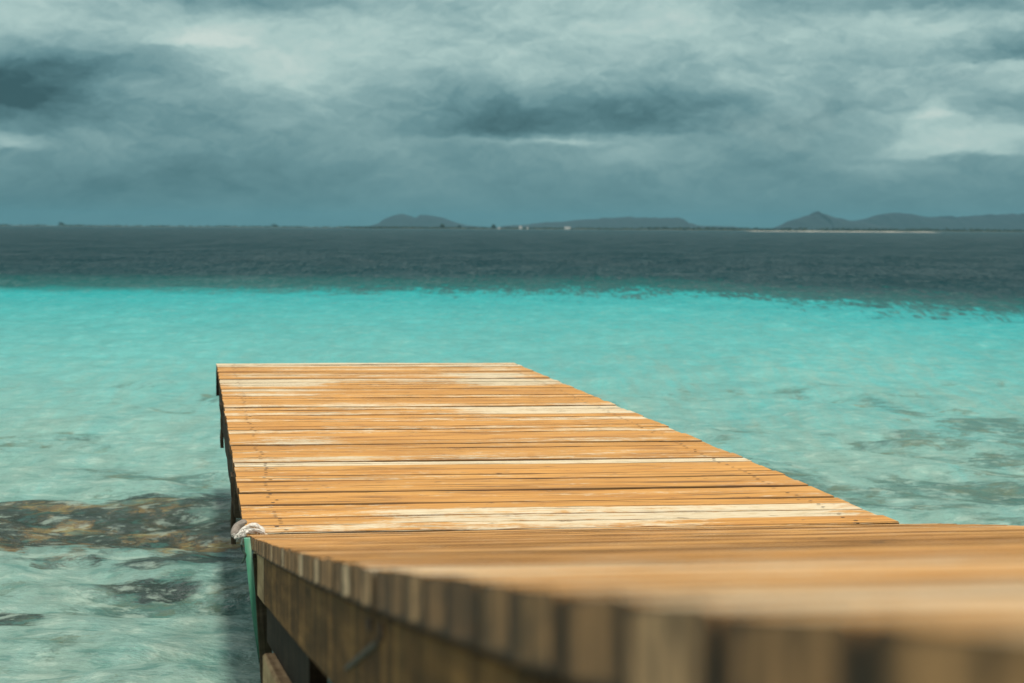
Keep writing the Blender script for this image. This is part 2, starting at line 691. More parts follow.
# leaning post; green sliver added in place of a beam's green side
m_ = MB()
q0, q1 = P(-.62, .022, .04), P(-.62, .100, -DECK - .45)
beam(m_, q0, q1, .036, .09, .003, up=AX, seg=8, tone=.4)
m_.build("post", M_STRINGER, ramp)
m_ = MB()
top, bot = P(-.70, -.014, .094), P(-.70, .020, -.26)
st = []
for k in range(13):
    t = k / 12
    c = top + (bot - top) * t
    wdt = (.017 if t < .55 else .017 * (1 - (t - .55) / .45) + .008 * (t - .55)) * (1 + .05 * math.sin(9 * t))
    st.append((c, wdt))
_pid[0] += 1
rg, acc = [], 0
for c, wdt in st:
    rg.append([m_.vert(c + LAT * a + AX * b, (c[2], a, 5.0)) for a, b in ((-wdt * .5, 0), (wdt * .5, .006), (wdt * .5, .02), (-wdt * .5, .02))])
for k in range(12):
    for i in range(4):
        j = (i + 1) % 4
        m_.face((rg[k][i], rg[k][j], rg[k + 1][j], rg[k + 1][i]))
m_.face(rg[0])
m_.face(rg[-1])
m_.build("sliver", M_GREEN, ramp)["label"] = "peeling green painted batten"
# iron on the side beam
FN = LAT
F0 = P(0, .010, 0)
for (x, y0, y1) in ((370.5, 618, 632), (382, 622, 640)):
    a_, b_ = on_plane(x, y0, FN, F0), on_plane(x + .5, y1, FN, F0)
    m_ = MB()
    tube(m_, [a_ + (b_ - a_) * t for t in np.linspace(0, 1, 6)], [.002, .003, .0035, .0035, .003, .002], 8)
    m_.build("bolt", M_IRON, ramp, True)
a_, b_ = on_plane(347, 668, FN, F0), on_plane(380, 640, FN, F0)
m_ = MB()
tube(m_, [a_ + (b_ - a_) * t for t in np.linspace(0, 1, 8)], .0028, 8)
m_.build("iron_rod", M_IRON, ramp, True)
for s in (-3.2, -6.8):
    for lat in (.55, 1.6):
        m_ = MB()
        z0 = rise(s) - .17
        st = [P(s, lat, z0 - (z0 + DECK + .55) * k / 8) for k in range(9)]
        tube(m_, st, .08, 12, .45)
        m_.build("pile", M_STRINGER, ramp, True)
    m_ = MB()
    beam(m_, P(s, .06, rise(s) - .166), P(s, 2.05, rise(s) - .166), .1, .1, .006, tone=.35)
    m_.build("cap_beam", M_STRINGER, ramp)

# ------------------------------------------------------------------ rope on the corner
rope = tag(empty("mooring_rope", tuple(P(.03, .02, .0))), "frayed white and grey rope bunched over the left corner of the planks", "rope")
Y0 = -.02


def RP(px, py, s=None):
    """a point at the corner, in the upright plane across the pier at s"""
    return on_plane(px, py, AX, P(s if s is not None else Y0, 0, 0))


def rope_piece(name, pix, rads, mat, n=26, lob=.24, tw=170, parent=rope):
    pts = spline([RP(x, y, s) for x, y, s in pix], n)
    rr = np.interp(np.linspace(0, 1, n + 1), np.linspace(0, 1, len(rads)), rads)
    m_ = MB()
    tube(m_, pts, list(rr), 16, twist=tw, lobes=3, lob=lob)
    return m_.build(name, mat, parent, True)


px = 6.25 / F_PX
rope_piece("grey_strand", [(233.5, 536.5, .02), (234.5, 532, .03), (238, 526.5, .05), (243.5, 522.6, .05), (247, 522.5, .05)], [2.6 * px, 4.2 * px, 4.6 * px, 3.4 * px, 1.5 * px], M_ROPEG, lob=.06, tw=90)
rope_piece("white_strand", [(234.5, 538.5, -.03), (239, 535, -.03), (244, 530, -.02), (250, 526.0, -.01), (257, 526.2, .0), (262, 529.5, -.005), (264.5, 533.5, -.01)],
           [1.2 * px, 2.4 * px, 2.6 * px, 2.4 * px, 2.5 * px, 2.2 * px, .8 * px], M_ROPE, 40)
rope_piece("white_strand", [(238, 537.5, -.06), (244, 534.5, -.055), (250, 531, -.05), (257, 530.4, -.045), (263, 533, -.04), (268, 535.0, -.04)],
           [1.4 * px, 2.1 * px, 2.2 * px, 1.9 * px, 1.4 * px, .5 * px], M_ROPE, 34)
rope_piece("grey_strand", [(247, 533.5, -.075), (253, 531.5, -.07), (259, 532.2, -.065), (264.5, 535, -.06)], [.6 * px, 1.6 * px, 1.8 * px, .8 * px], M_ROPEG, 24)
for i in range(30):
    x0, y0 = random.uniform(235, 264), 0
    y0 = np.interp(x0, [238, 250, 262], [535, 529, 533]) + random.uniform(-1, 3)
    dx, dy = random.uniform(-5, 6), random.uniform(-2, 3.5)
    rope_piece("fibre", [(x0, y0, -.06), (x0 + dx * .5, y0 + dy * .5 - 1, -.07), (x0 + dx, y0 + dy, -.07)], [.4 * px, .3 * px, .12 * px], M_ROPE, 8, 0, 0)
rope_piece("cord_loop", [(243, 538, -.1), (241.5, 543, -.72), (242, 549, -.73), (244.5, 553, -.73), (245.5, 556, -.73), (243, 561, -.72), (241.5, 563, -.71)],
           [.8 * px, .9 * px, .8 * px, .9 * px, .9 * px, .8 * px, .6 * px], M_LINE, 40, .15, 300)

# ------------------------------------------------------------------ seabed, reefs
SB_X, SB_Y = (-45, 50), (-14, 75)


def bed_z(x, y):
    base = -.42 - max(0, y - 9) * .018 - max(0, y - 30) * .05
    return base + .05 * mn.noise(Vector((x * .35, y * .35, 1.7))) + .025 * mn.noise(Vector((x * 1.3, y * 1.3, 4)))


def seabed():
    xs = np.concatenate([np.linspace(-45, -9, 20), np.linspace(-8.7, 9, 120), np.linspace(9.5, 50, 20)])
    ys = np.concatenate([np.linspace(-14, 5, 16), np.linspace(5.2, 36, 200), np.linspace(37, 75, 20)])
    vs = [(x, y, bed_z(x, y)) for y in ys for x in xs]
    n = len(xs)
    fs = [(j * n + i, j * n + i + 1, (j + 1) * n + i + 1, (j + 1) * n + i) for j in range(len(ys) - 1) for i in range(n - 1)]
    me = bpy.data.meshes.new("seabed")
    me.from_pydata(vs, [], fs)
    m, t, p = material("pale_sand_with_algae")
    pos = t.node('ShaderNodeNewGeometry').outputs['Position']
    s_ = t.sep(pos)
    n1 = t.noise(t.vmul(pos, (.55, .42, .5)), 1, 6, .62, .8)
    n2 = t.noise(pos, 3.2, 5, .65, .5)
    sand = t.ramp(n2, [(.3, (.30, .33, .26)), (.6, (.52, .54, .43)), (.8, (.62, .62, .5))])
    algae = t.ramp(n2, [(.35, (.012, .022, .018)), (.6, (.05, .065, .035)), (.8, (.16, .14, .06))])
    th = t.lin(s_[1], 8, 30, .50, .60)
    mask = t.step(t.add(t.mul(n1, .8), t.mul(n2, .2)), th, t.add(th, .07))
    t.put(p.inputs['Base Color'], t.mix(t.mul(mask, .85), sand, algae))
    p.inputs['Roughness'].default_value = .95
    o = link("seabed", me, [m])
    smooth(o)
    tag(o, kind="structure")


seabed()


def m_reef():
    m, t, p = material("brown_reef_rock")
    pos = t.node('ShaderNodeNewGeometry').outputs['Position']
    n1 = t.noise(t.vmul(pos, (1.6, 2.4, 2)), 1, 6, .65, .6)
    n2 = t.noise(pos, 9, 5, .7)
    c = t.ramp(n1, [(.28, (.012, .018, .016)), (.44, (.04, .035, .022)), (.53, (.17, .105, .04)), (.62, (.34, .27, .11)), (.78, (.40, .40, .24))])
    c = t.mix(t.step(n2, .52, .68), c, (.03, .032, .022))
    t.put(p.inputs['Base Color'], c)
    p.inputs['Roughness'].default_value = .9
    t.put(p.inputs['Normal'], t.bump(n2, .8, .05))
    return m


def m_weed():
    m, t, p = material("dark_seaweed_rock")
    pos = t.node('ShaderNodeNewGeometry').outputs['Position']
    n1 = t.noise(t.vmul(pos, (2, 3, 2)), 1, 6, .65, .6)
    c = t.ramp(n1, [(.35, (.008, .018, .018)), (.55, (.03, .045, .035)), (.75, (.13, .12, .06))])
    t.put(p.inputs['Base Color'], c)
    p.inputs['Roughness'].default_value = .9
    return m


M_REEF, M_WEED = m_reef(), m_weed()
SHOALS = []


def reef(px_c, half, top, label, mat, seed, nx=150, ny=60, rough=.6):
    """a lumpy rock lying on the seabed; its plan outline is an irregular oval"""
    c = on_z(*px_c, -.08)
    ex = on_z(px_c[0] + half[0], px_c[1], -.08)[0] - c[0]
    ey = abs(on_z(px_c[0], px_c[1] - half[1], -.08)[1] - on_z(px_c[0], px_c[1] + half[1], -.08)[1]) / 2
    SHOALS.append((c[0], c[1], ex, ey, 1.0 if mat is M_REEF else 0.0))
    vs, fs = [], []
    for j in range(ny):
        for i in range(nx):
            a, b = -1.25 + 2.5 * i / (nx - 1), -1.25 + 2.5 * j / (ny - 1)
            x, y = c[0] + a * ex, c[1] + b * ey
            wob = .5 * mn.fractal(Vector((x * .9 + seed, y * 1.1, seed)), 1.0, 2.0, 4)
            d = math.hypot(a, b) + wob * rough
            hgt = max(0.0, 1 - d) ** .55
            n = mn.fractal(Vector((x * 2.1, y * 2.6, seed + 3)), 1.0, 2.0, 5)
            base = bed_z(x, y)
            n2 = mn.fractal(Vector((x * 1.1, y * 3.4, seed + 8)), 1.0, 2.0, 5)
            z = base - .06 + hgt * (top - base + .06) * min(1.0, .88 + .30 * n + .30 * n2)
            vs.append((x - c[0], y - c[1], z - base * 0 + .45))
    for j in range(ny - 1):
        for i in range(nx - 1):
            fs.append((j * nx + i, j * nx + i + 1, (j + 1) * nx + i + 1, (j + 1) * nx + i))
    me = bpy.data.meshes.new("reef_rock")
    me.from_pydata(vs, [], fs)
    o = link("reef_rock", me, [mat])
    o.location = (c[0], c[1], -.45)
    smooth(o)
    tag(o, label, "reef rock", "reef rocks under the shallow water")


reef((95, 541), (185, 26), -.04, "large brown reef ledge under shallow water left of the rope", M_REEF, 3)
reef((20, 524), (90, 10), -.03, "darkest reef rock at the left edge, behind the brown ledge", M_WEED, 9)
reef((190, 519), (80, 13), -.06, "dark weedy reef rock beside the pier, beyond the brown ledge", M_WEED, 17)
reef((165, 607), (62, 9), -.06, "low dark reef rock with brown crust, nearer than the brown ledge", M_WEED, 23)
reef((215, 580), (60, 11), -.06, "dark reef rock in the pier's shadow beside the green sliver", M_WEED, 31)
reef((8, 642), (45, 12), -.06, "small dark reef rock at the lower left edge of the water", M_WEED, 44)


# ------------------------------------------------------------------ water
def water():
    ys = [-60, -30, -12, -4, 0, 2, 3.2] + list(np.geomspace(4, 160, 620)) + list(np.geomspace(165, 9800, 60))
    ts = list(np.linspace(-4, -.5, 9)) + list(np.linspace(-.42, .42, 330)) + list(np.linspace(.5, 4, 9))
    ys, ts = np.array(ys, float), np.array(ts)
    Y, T = np.meshgrid(ys, ts, indexing='ij')
    X = T * np.maximum(Y + 2.0, 12.0)
    far = Y > 2500
    X = np.where(far, np.sign(T) * np.minimum(np.abs(X), 9800), X)
    Z = np.zeros_like(X)
    rng = np.random.default_rng(5)
    for i in range(70):
        wl = 10 ** rng.uniform(math.log10(.28), math.log10(3.2))
        th = rad(rng.normal(250, 32))
        amp = .0042 * wl ** .75 * rng.uniform(.4, 1.2)
        k = 2 * math.pi / wl
        ph = k * (X * math.cos(th) + Y * math.sin(th)) + rng.uniform(0, 6.28)
        fade = np.clip((wl * 85 - Y) / (wl * 40 + 1), 0, 1)
        Z += amp * fade * (np.sin(ph) + .25 * np.sin(2 * ph + .6))
    Z *= 1.15
    n = len(ts)
    vs = np.stack([X, Y, Z], -1).reshape(-1, 3)
    idx = np.arange(len(ys) * n).reshape(len(ys), n)
    fs = np.stack([idx[:-1, :-1], idx[:-1, 1:], idx[1:, 1:], idx[1:, :-1]], -1).reshape(-1, 4)
    me = bpy.data.meshes.new("water")
    me.from_pydata(vs.tolist(), [], fs.tolist())
    m = bpy.data.materials.new("sea_water")
    m.use_nodes = True
    t = NT(m.node_tree)
    t.n.remove(t.n['Principled BSDF'])
    out = t.n['Material Output']
    pos = t.node('ShaderNodeNewGeometry').outputs['Position']
    s_ = t.sep(pos)
    x, y = s_[0], s_[1]
    # ripples
    r1 = t.noise(t.vmul(pos, (4.2, 5.0, 1)), 1, 6, .68, .1)
    r2 = t.noise(t.vmul(pos, (.8, 1.2, 1)), 1, 6, .66, .1)
    r3 = t.noise(t.vmul(pos, (.8, .22, 1)), 1, 6, .72, .1)
    r4 = t.noise(t.vmul(pos, (.16, .05, 1)), 1, 6, .65, .1)
    nrm = t.bump(r1, .8, .07)
    nrm = t.bump(r2, .7, .30, nrm)
    # how deep the bed lies: shelf edge of the sand about 60 m out, nearer and more broken on the right
    r5 = t.noise(t.vmul(pos, (5.0, .5, 1)), 1, 3, .7, 0)
    wob = t.add(t.add(t.mul(t.math('SUBTRACT', r3, .5), 34.0), t.mul(t.math('SUBTRACT', r5, .5), 34.0)), t.mul(t.math('SUBTRACT', r4, .5), 20.0))
    right = t.math('MAXIMUM', t.math('SUBTRACT', x, 5.0), 0.0)
    wob = t.mul(wob, t.lin(x, -12, 6, .12, 1.0))
    e = t.add(t.add(y, t.mul(right, 2.2)), wob)
    blue = t.ramp(t.lin(e, 6, 110, 0, 1), [
        (0.00, (.26, .43, .385)), (0.10, (.215, .425, .39)), (0.22, (.12, .41, .405)), (0.36, (.062, .38, .39)), (0.46, (.028, .345, .365)),
        (0.490, (.020, .315, .335)), (0.515, (.016, .22, .225)), (0.555, (.012, .105, .11)), (0.63, (.011, .085, .09)), (0.72, (.010, .046, .058)), (1.0, (.009, .038, .050))])
    # weed and stones on the bed, drawn out of shape by the moving surface
    wpos = t.vadd(pos, t.vmul(t.noise(t.vmul(pos, (3.0, 4.0, 1)), 1, 5, .7, 0, out=1), (.42, .9, 0)))
    b1 = t.noise(t.vmul(wpos, (.5, .36, 1)), 1, 7, .68, 0)
    b2 = t.noise(t.vmul(wpos, (2.6, 2.4, 1)), 1, 6, .7, 0)
    bm_ = t.add(t.mul(b1, .72), t.mul(b2, .28))
    th = t.ramp(t.lin(y, 6, 40, 0, 1), [(0, .50), (.2, .505), (.36, .53), (.5, .545), (.62, .60), (1, .75)])
    th = t.math('SUBTRACT', t.sep(th)[0], t.mul(t.step(x, .5, 3.0), t.step(y, 27, 19, 0, .055)))
    weed = t.step(bm_, th, t.add(th, .075))
    weedc = t.ramp(b2, [(.35, (.02, .085, .085)), (.52, (.055, .14, .12)), (.68, (.15, .17, .09))])
    blue = t.mix(t.mul(weed, t.lin(y, 10, 30, .85, .55)), blue, weedc)
    # shoals: over the reef rocks the water is thin and takes their brown and black
    ws = t.sep(wpos)
    edge = t.add(t.mul(t.math('SUBTRACT', b1, .5), 3.4), t.mul(t.math('SUBTRACT', b2, .5), 1.9))
    shoal, brown = None, None
    for cx_, cy_, ex, ey, br in SHOALS:
        a_ = t.math('DIVIDE', t.math('SUBTRACT', ws[0], cx_ + .1), ex)
        b_ = t.math('DIVIDE', t.math('SUBTRACT', ws[1], cy_ + .55), ey)
        d_ = t.add(t.math('SQRT', t.add(t.mul(a_, a_), t.mul(b_, b_))), edge)
        k_ = t.step(d_, 1.22, .72)
        shoal = k_ if shoal is None else t.math('MAXIMUM', shoal, k_)
        if br:
            brown = k_ if brown is None else t.math('MAXIMUM', brown, k_)
    b3 = t.noise(t.vmul(wpos, (2.0, 1.6, 1)), 1, 7, .72, 0)
    darkc = t.ramp(b3, [(.36, (.008, .022, .025)), (.55, (.03, .05, .045)), (.68, (.10, .15, .11))])
    brownc = t.ramp(b3, [(.36, (.008, .016, .018)), (.50, (.03, .035, .025)), (.56, (.16, .10, .035)), (.63, (.30, .25, .09)), (.72, (.36, .45, .30))])
    blue = t.mix(t.mul(shoal, .92), blue, t.mix(brown, darkc, brownc))
    pale = t.step(r1, .52, .64)  # bright ripple facets painted into the water colour
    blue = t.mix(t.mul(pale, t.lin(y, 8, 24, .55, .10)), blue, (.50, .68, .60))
    dark_ = t.step(r1, .48, .36)  # shaded ripple faces, likewise painted into the colour
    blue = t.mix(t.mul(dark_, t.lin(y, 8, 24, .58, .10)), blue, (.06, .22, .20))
    mott = t.add(t.mul(t.noise(t.vmul(pos, (3.0, 1.05, 1)), 1, 5, .66), .62), t.mul(t.noise(t.vmul(pos, (.3, .12, 1)), 1, 4, .6), .38))
    blue = t.mix(1.0, blue, t.ramp(t.add(t.mul(mott, .65), t.mul(r5, .35)), [(.38, .83), (.62, 1.10)]), 'MULTIPLY')
    body = t.node('ShaderNodeBsdfDiffuse')
    t.put(body.inputs['Color'], blue)
    t.put(body.inputs['Normal'], t.bump(r2, .3, .3, t.bump(r1, .5, .06)))
    clear = t.node('ShaderNodeBsdfTransparent')
    clear.inputs['Color'].default_value = (.72, .96, .90, 1)
    mx = t.node('ShaderNodeMixShader')
    turb = t.sep(t.ramp(t.lin(y, 6, 46, 0, 1), [(0, .80), (.12, .82), (.3, .90), (.5, .97), (.7, 1.0)]))[0]
    t.put(mx.inputs[0], turb)
    t.l.new(clear.outputs[0], mx.inputs[1])
    t.l.new(body.outputs[0], mx.inputs[2])
    gl = t.node('ShaderNodeBsdfGlossy')
    gl.inputs['Roughness'].default_value = .10
    t.put(gl.inputs['Normal'], nrm)
    fr = t.node('ShaderNodeFresnel')
    fr.inputs['IOR'].default_value = 1.33
    t.put(fr.inputs['Normal'], nrm)
    # cat's paws: patches the wind roughens mirror less of the low sky
    wind = t.add(t.mul(r3, .55), t.mul(r4, .45))
    gust = t.lin(t.add(t.mul(wind, .6), t.mul(r5, .4)), .41, .59, -.2, 2.1)
    gust = t.add(1.0, t.mul(t.math('SUBTRACT', gust, 1.0), t.lin(y, 40, 85, .25, 1.0)))
    far_ = t.lin(y, 90, 500, 1.0, 1.25)
    mx2 = t.node('ShaderNodeMixShader')
    t.put(mx2.inputs[0], t.math('MULTIPLY', t.mul(fr.outputs[0], t.lin(y, 45, 75, .45, .29)), t.mul(gust, far_), clamp=True))
    t.l.new(mx.outputs[0], mx2.inputs[1])
    t.l.new(gl.outputs[0], mx2.inputs[2])
    t.l.new(mx2.outputs[0], out.inputs['Surface'])
    o = link("water", me, [m])
    smooth(o)
    tag(o, kind="structure")


water()


# ------------------------------------------------------------------ far shore
def flat_mat(name, a, b, scale, rough=.95):
    m, t, p = material(name)
    pos = t.node('ShaderNodeNewGeometry').outputs['Position']
    n = t.noise(t.vmul(pos, (scale, scale, scale * 2)), 1, 5, .65)
    t.put(p.inputs['Base Color'], t.ramp(n, [(.3, a), (.7, b)]))
    p.inputs['Roughness'].default_value = rough
    return m


M_HILL = flat_mat("scrub_covered_hill", (.010, .028, .034), (.020, .042, .048), .02)
M_LAND = flat_mat("low_scrub_land", (.03, .045, .025), (.10, .10, .06), .05)
M_SAND = flat_mat("white_beach_sand", (.34, .34, .30), (.46, .45, .40), .1)
M_LEAF = flat_mat("coastal_tree_leaves", (.012, .025, .014), (.05, .07, .035), .4)
M_TRUNK = flat_mat("tree_bark", (.05, .04, .03), (.1, .08, .06), 1)
M_WHITE = flat_mat("white_render_wall", (.40, .42, .40), (.55, .56, .54), .5)
M_ROOF = flat_mat("grey_sheet_roof", (.22, .25, .26), (.32, .34, .35), .5)
M_WIN = flat_mat("dark_window_pane", (.02, .025, .03), (.04, .05, .06), .5, .2)


def far_xy(px_, y):
    d = ray(px_, 228)
    return d[0] / d[1] * y


def horizon_y(px_):
    return 225.07 + 5.87 * (px_ - 11.9) / 1001.6


def hill(pts, dist, depth, seed):
    xs = np.arange(pts[0][0], pts[-1][0] + .1, 1.5)
    ys = np.interp(xs, [p[0] for p in pts], [p[1] for p in pts])
    vs, fs = [], []
    nd = 15
    for i, (xp, yp) in enumerate(zip(xs, ys)):
        h = max(0, (horizon_y(xp) - yp) / F_PX * dist + 2.0)
        h *= 1 + .05 * mn.fractal(Vector((xp * .12, seed, 0)), 1, 2, 4)
        for j in range(nd):
            b = -1 + 2 * j / (nd - 1)
            prof_ = math.cos(b * math.pi / 2) ** 1.15
            y = dist + b * depth
            x = far_xy(xp, dist) + 25 * mn.noise(Vector((xp * .05, b * 2, seed)))
            vs.append((x, y, -1.5 + (h + 1.5) * prof_ * (1 + (.12 * mn.fractal(Vector((xp * .09, b * 2.5, seed + 5)), 1, 2, 4) if abs(b) > .1 else 0))))
    for i in range(len(xs) - 1):
        for j in range(nd - 1):
            fs.append((i * nd + j, (i + 1) * nd + j, (i + 1) * nd + j + 1, i * nd + j + 1))
    me = bpy.data.meshes.new("hill")
    me.from_pydata(vs, [], fs)
    o = link("hill", me, [M_HILL])
    smooth(o)
    tag(o, kind="structure")


hill([(366, 228), (374, 225.5), (385, 222), (394, 217.5), (400, 213.8), (404, 215.5), (410, 218), (416, 216), (421, 214.8), (432, 215.3), (440, 217), (450, 221.5), (462, 225.3), (480, 226.6), (500, 229)], 7000, 420, 1)
hill([(490, 229), (505, 226), (525, 224.6), (540, 223), (560, 221.8), (575, 220), (600, 218.6), (625, 217.2), (650, 217.7), (672, 218), (678, 219), (684, 222), (693, 225.6), (715, 226.2), (735, 226.6), (750, 230)], 6400, 420, 2)
hill([(772, 231), (786, 226), (796, 220), (806, 216), (812, 215), (817, 211), (824, 214.4), (835, 217.5), (846, 220), (860, 222.5), (880, 226), (895, 231)], 6000, 350, 3)
hill([(832, 231), (846, 223), (862, 219.8), (872, 218), (880, 214.7), (895, 213), (910, 214.3), (925, 217), (940, 218.6), (946, 216.6), (955, 217.6), (970, 216), (1000, 214.8), (1040, 214.6), (1100, 218), (1170, 226), (1210, 232)], 6600, 420, 4)


def strip(name, x0, x1, dist, width, height, mat, seed, n=160):
    vs, fs = [], []
    for i in range(n + 1):
        t = i / n
        xp = x0 + (x1 - x0) * t
        x = far_xy(xp, dist)
        tp = min(1, min(t, 1 - t) * 12) ** .6
        for j in range(7):
            b = -1 + 2 * j / 6
            h = height * (1 - b * b) * tp * (.75 + .5 * mn.noise(Vector((xp * .05, b, seed))))
            vs.append((x, dist + b * width * max(.2, tp) + width * .4 * mn.noise(Vector((xp * .02, seed, 0))), -.3 + h))
    for i in range(n):
        for j in range(6):
            fs.append((i * 7 + j, (i + 1) * 7 + j, (i + 1) * 7 + j + 1, i * 7 + j + 1))
    me = bpy.data.meshes.new(name)
    me.from_pydata(vs, [], fs)
    o = link(name, me, [mat])
    smooth(o)
    tag(o, kind="structure")
    return o


strip("coast", 330, 1300, 3400, 90, 1.6, M_LAND, 1)
strip("coast", -200, 420, 4600, 90, 2.2, M_LAND, 2)
strip("beach", 742, 945, 1900, 16, 1.15, M_SAND, 3)


def clump(mb, c, r, h, n, leaf):
    """a crown of many small leaf-clump faces filling an uneven volume"""
    for i in range(n):
        while True:
            a = RNG.uniform(-1, 1, 3)
            if a @ a < 1:
                break
        p = np.array([c[0] + a[0] * r * RNG.uniform(.7, 1.1), c[1] + a[1] * r, c[2] + h * .5 + a[2] * h * .5 * (1 - .25 * abs(a[0]))])
        d1 = RNG.normal(size=3)
        d1 /= np.linalg.norm(d1)
        d2 = np.cross(d1, RNG.normal(size=3))
        d2 /= np.linalg.norm(d2)
        s_ = leaf * RNG.uniform(.6, 1.3)
        mb.face([mb.vert(p + d1 * s_), mb.vert(p + d2 * s_), mb.vert(p - d1 * s_ * .8), mb.vert(p - d2 * s_)])


mb = MB()
for i in range(900):
    xp = RNG.uniform(545, 1290) if i < 720 else RNG.uniform(335, 545)
    dist = 3400 + RNG.uniform(-70, 70)
    hh = RNG.uniform(2.2, 5.2) if xp > 640 else RNG.uniform(1.2, 3.0)
    clump(mb, (far_xy(xp, dist), dist, .6), RNG.uniform(3, 8), hh, 14, 1.3)
for i in range(260):
    xp = RNG.uniform(-190, 400)
    dist = 4600 + RNG.uniform(-60, 60)
    clump(mb, (far_xy(xp, dist), dist, .6), RNG.uniform(3, 9), RNG.uniform(1.5, 3.6), 12, 1.5)
tag(mb.build("coastal_woods", M_LEAF), "thin dark line of low trees along the far shore", "woods", kind="stuff")


def far_tree(xp, dist, h, r, label):
    x = far_xy(xp, dist)
    o = tag(empty("tree", (x, dist, 1.0)), label, "tree", "lone trees on the far shore")
    m1 = MB()
    tube(m1, [(x, dist, .4), (x + .2, dist, 1 + h * .3), (x, dist, 1 + h * .7)], [.45, .32, .12], 7)
    for a in range(4):
        q = (x + r * .5 * math.cos(a * 1.7), dist + r * .5 * math.sin(a * 1.7), 1 + h * .7)
        tube(m1, [(x, dist, 1 + h * .3), q], [.2, .08], 5)
    m1.build("trunk", M_TRUNK, o)
    m2 = MB()
    clump(m2, (x, dist, 1 + h * .15), r, h * .85, 150, .8)
    clump(m2, (x + r * .5, dist + 1, 1 + h * .1), r * .6, h * .6, 60, .8)
    m2.build("crown", M_LEAF, o)


far_tree(442, 3350, 7.5, 4.5, "rounded dark tree on the far shore below the twin-peaked hill")
far_tree(459.5, 3350, 5.0, 3.2, "smaller dark tree on the far shore just right of the twin-peaked hill")
far_tree(493.5, 3330, 7.0, 3.8, "dark tree standing beside the smallest white building")
far_tree(61, 4560, 9.5, 7.0, "wide lone tree on the faint shoreline at far left")
far_tree(274, 4560, 7.0, 8.0, "low broad tree on the shoreline left of the twin-peaked hill")


def house(xp, dist, w, d, h, label):
    w, d, h = w * .75, d * .75, h * .62
    x = far_xy(xp, dist)
    o = tag(empty("building", (x, dist, 1.0)), label, "building", "white buildings on the far shore")

    def box(mb, x0, x1, y0, y1, z0, z1):
        v = [mb.vert((x + a, dist + b, c)) for c in (z0, z1) for a, b in ((x0, y0), (x1, y0), (x1, y1), (x0, y1))]
        for q in ((0, 3, 2, 1), (4, 5, 6, 7), (0, 1, 5, 4), (1, 2, 6, 5), (2, 3, 7, 6), (3, 0, 4, 7)):
            mb.face([v[i] for i in q])
    m1 = MB()
    box(m1, -w / 2, w / 2, -d / 2, d / 2, .2, 1 + h)
    m1.build("wall", M_WHITE, o)
    m2 = MB()
    e = .4
    v = [m2.vert((x + a, dist + b, c)) for a, b, c in ((-w / 2 - e, -d / 2 - e, 1.02 + h), (w / 2 + e, -d / 2 - e, 1.02 + h), (w / 2 + e, d / 2 + e, 1.02 + h), (-w / 2 - e, d / 2 + e, 1.02 + h), (-w / 2 + 1, 0, 1 + h * 1.4), (w / 2 - 1, 0, 1 + h * 1.4))]
    for q in ((0, 1, 5, 4), (2, 3, 4, 5), (1, 2, 5), (3, 0, 4), (3, 2, 1, 0)):
        m2.face([v[i] for i in q])
    m2.build("roof", M_ROOF, o)
    k = max(2, int(w / 4))
    for i in range(k):
        m3 = MB()
        cx_ = -w / 2 + w * (i + .5) / k
        box(m3, cx_ - .5, cx_ + .5, -d / 2 - .05, -d / 2 + .05, 1.9, 2.9)
        m3.build("window", M_WIN, o)


house(499, 3330, 5, 5, 3.2, "smallest white building, right beside a dark tree on the far shore")
house(520.5, 3330, 7, 6, 5.2, "white building left of the flat-topped hill, near a second one")
house(527.5, 3320, 4, 5, 4.2, "narrow white building at the foot of the flat-topped hill's left slope")
house(567.5, 3330, 13, 7, 4.4, "longest white building, below the flat-topped hill")

# ------------------------------------------------------------------ haze
HAZE_TOP = 75
me = bpy.data.meshes.new("haze")
bm = bmesh.new()
bmesh.ops.create_cube(bm, size=1)
bm.to_mesh(me)
bm.free()
hz = link("haze", me)
Z0 = -7.5
hz.scale = (24000, 20600, HAZE_TOP - Z0)
hz.location = (0, 300 + 0, (HAZE_TOP + Z0) / 2)
tag(hz, kind="stuff")
m = bpy.data.materials.new("thin_air_haze")
m.use_nodes = True
t = NT(m.node_tree)
t.n.remove(t.n['Principled BSDF'])
pv = t.node('ShaderNodeVolumePrincipled')
pv.inputs['Color'].default_value = (.16, .46, .60, 1)
pv.inputs['Density'].default_value = .00007
pv.inputs['Anisotropy'].default_value = 0.0
t.l.new(pv.outputs[0], t.n['Material Output'].inputs['Volume'])
me.materials.append(m)

# ------------------------------------------------------------------ light
SUN_EL, SUN_AZ = rad(57), rad(168)      # azimuth clockwise from +Y (the view): behind on the right
sd = bpy.data.lights.new("sun", 'SUN')
sd.energy = 3.4
sd.angle = rad(5)
sd.color = (1.0, .91, .76)
so = bpy.data.objects.new("sun", sd)
COL.objects.link(so)
dirv = Vector((math.sin(SUN_AZ) * math.cos(SUN_EL), math.cos(SUN_AZ) * math.cos(SUN_EL), math.sin(SUN_EL)))
so.rotation_euler = dirv.to_track_quat('Z', 'Y').to_euler()
so.location = (20, -20, 40)

W = bpy.data.worlds.new("World")
SC.world = W
W.use_nodes = True
t = NT(W.node_tree)
bg = t.n['Background']
out = t.n['World Output']
sky = t.node('ShaderNodeTexSky', sky_type='NISHITA')
sky.sun_disc = False
sky.sun_elevation = SUN_EL
sky.sun_rotation = SUN_AZ
t.l.new(sky.outputs[0], bg.inputs[0])
bg.inputs[1].default_value = .08
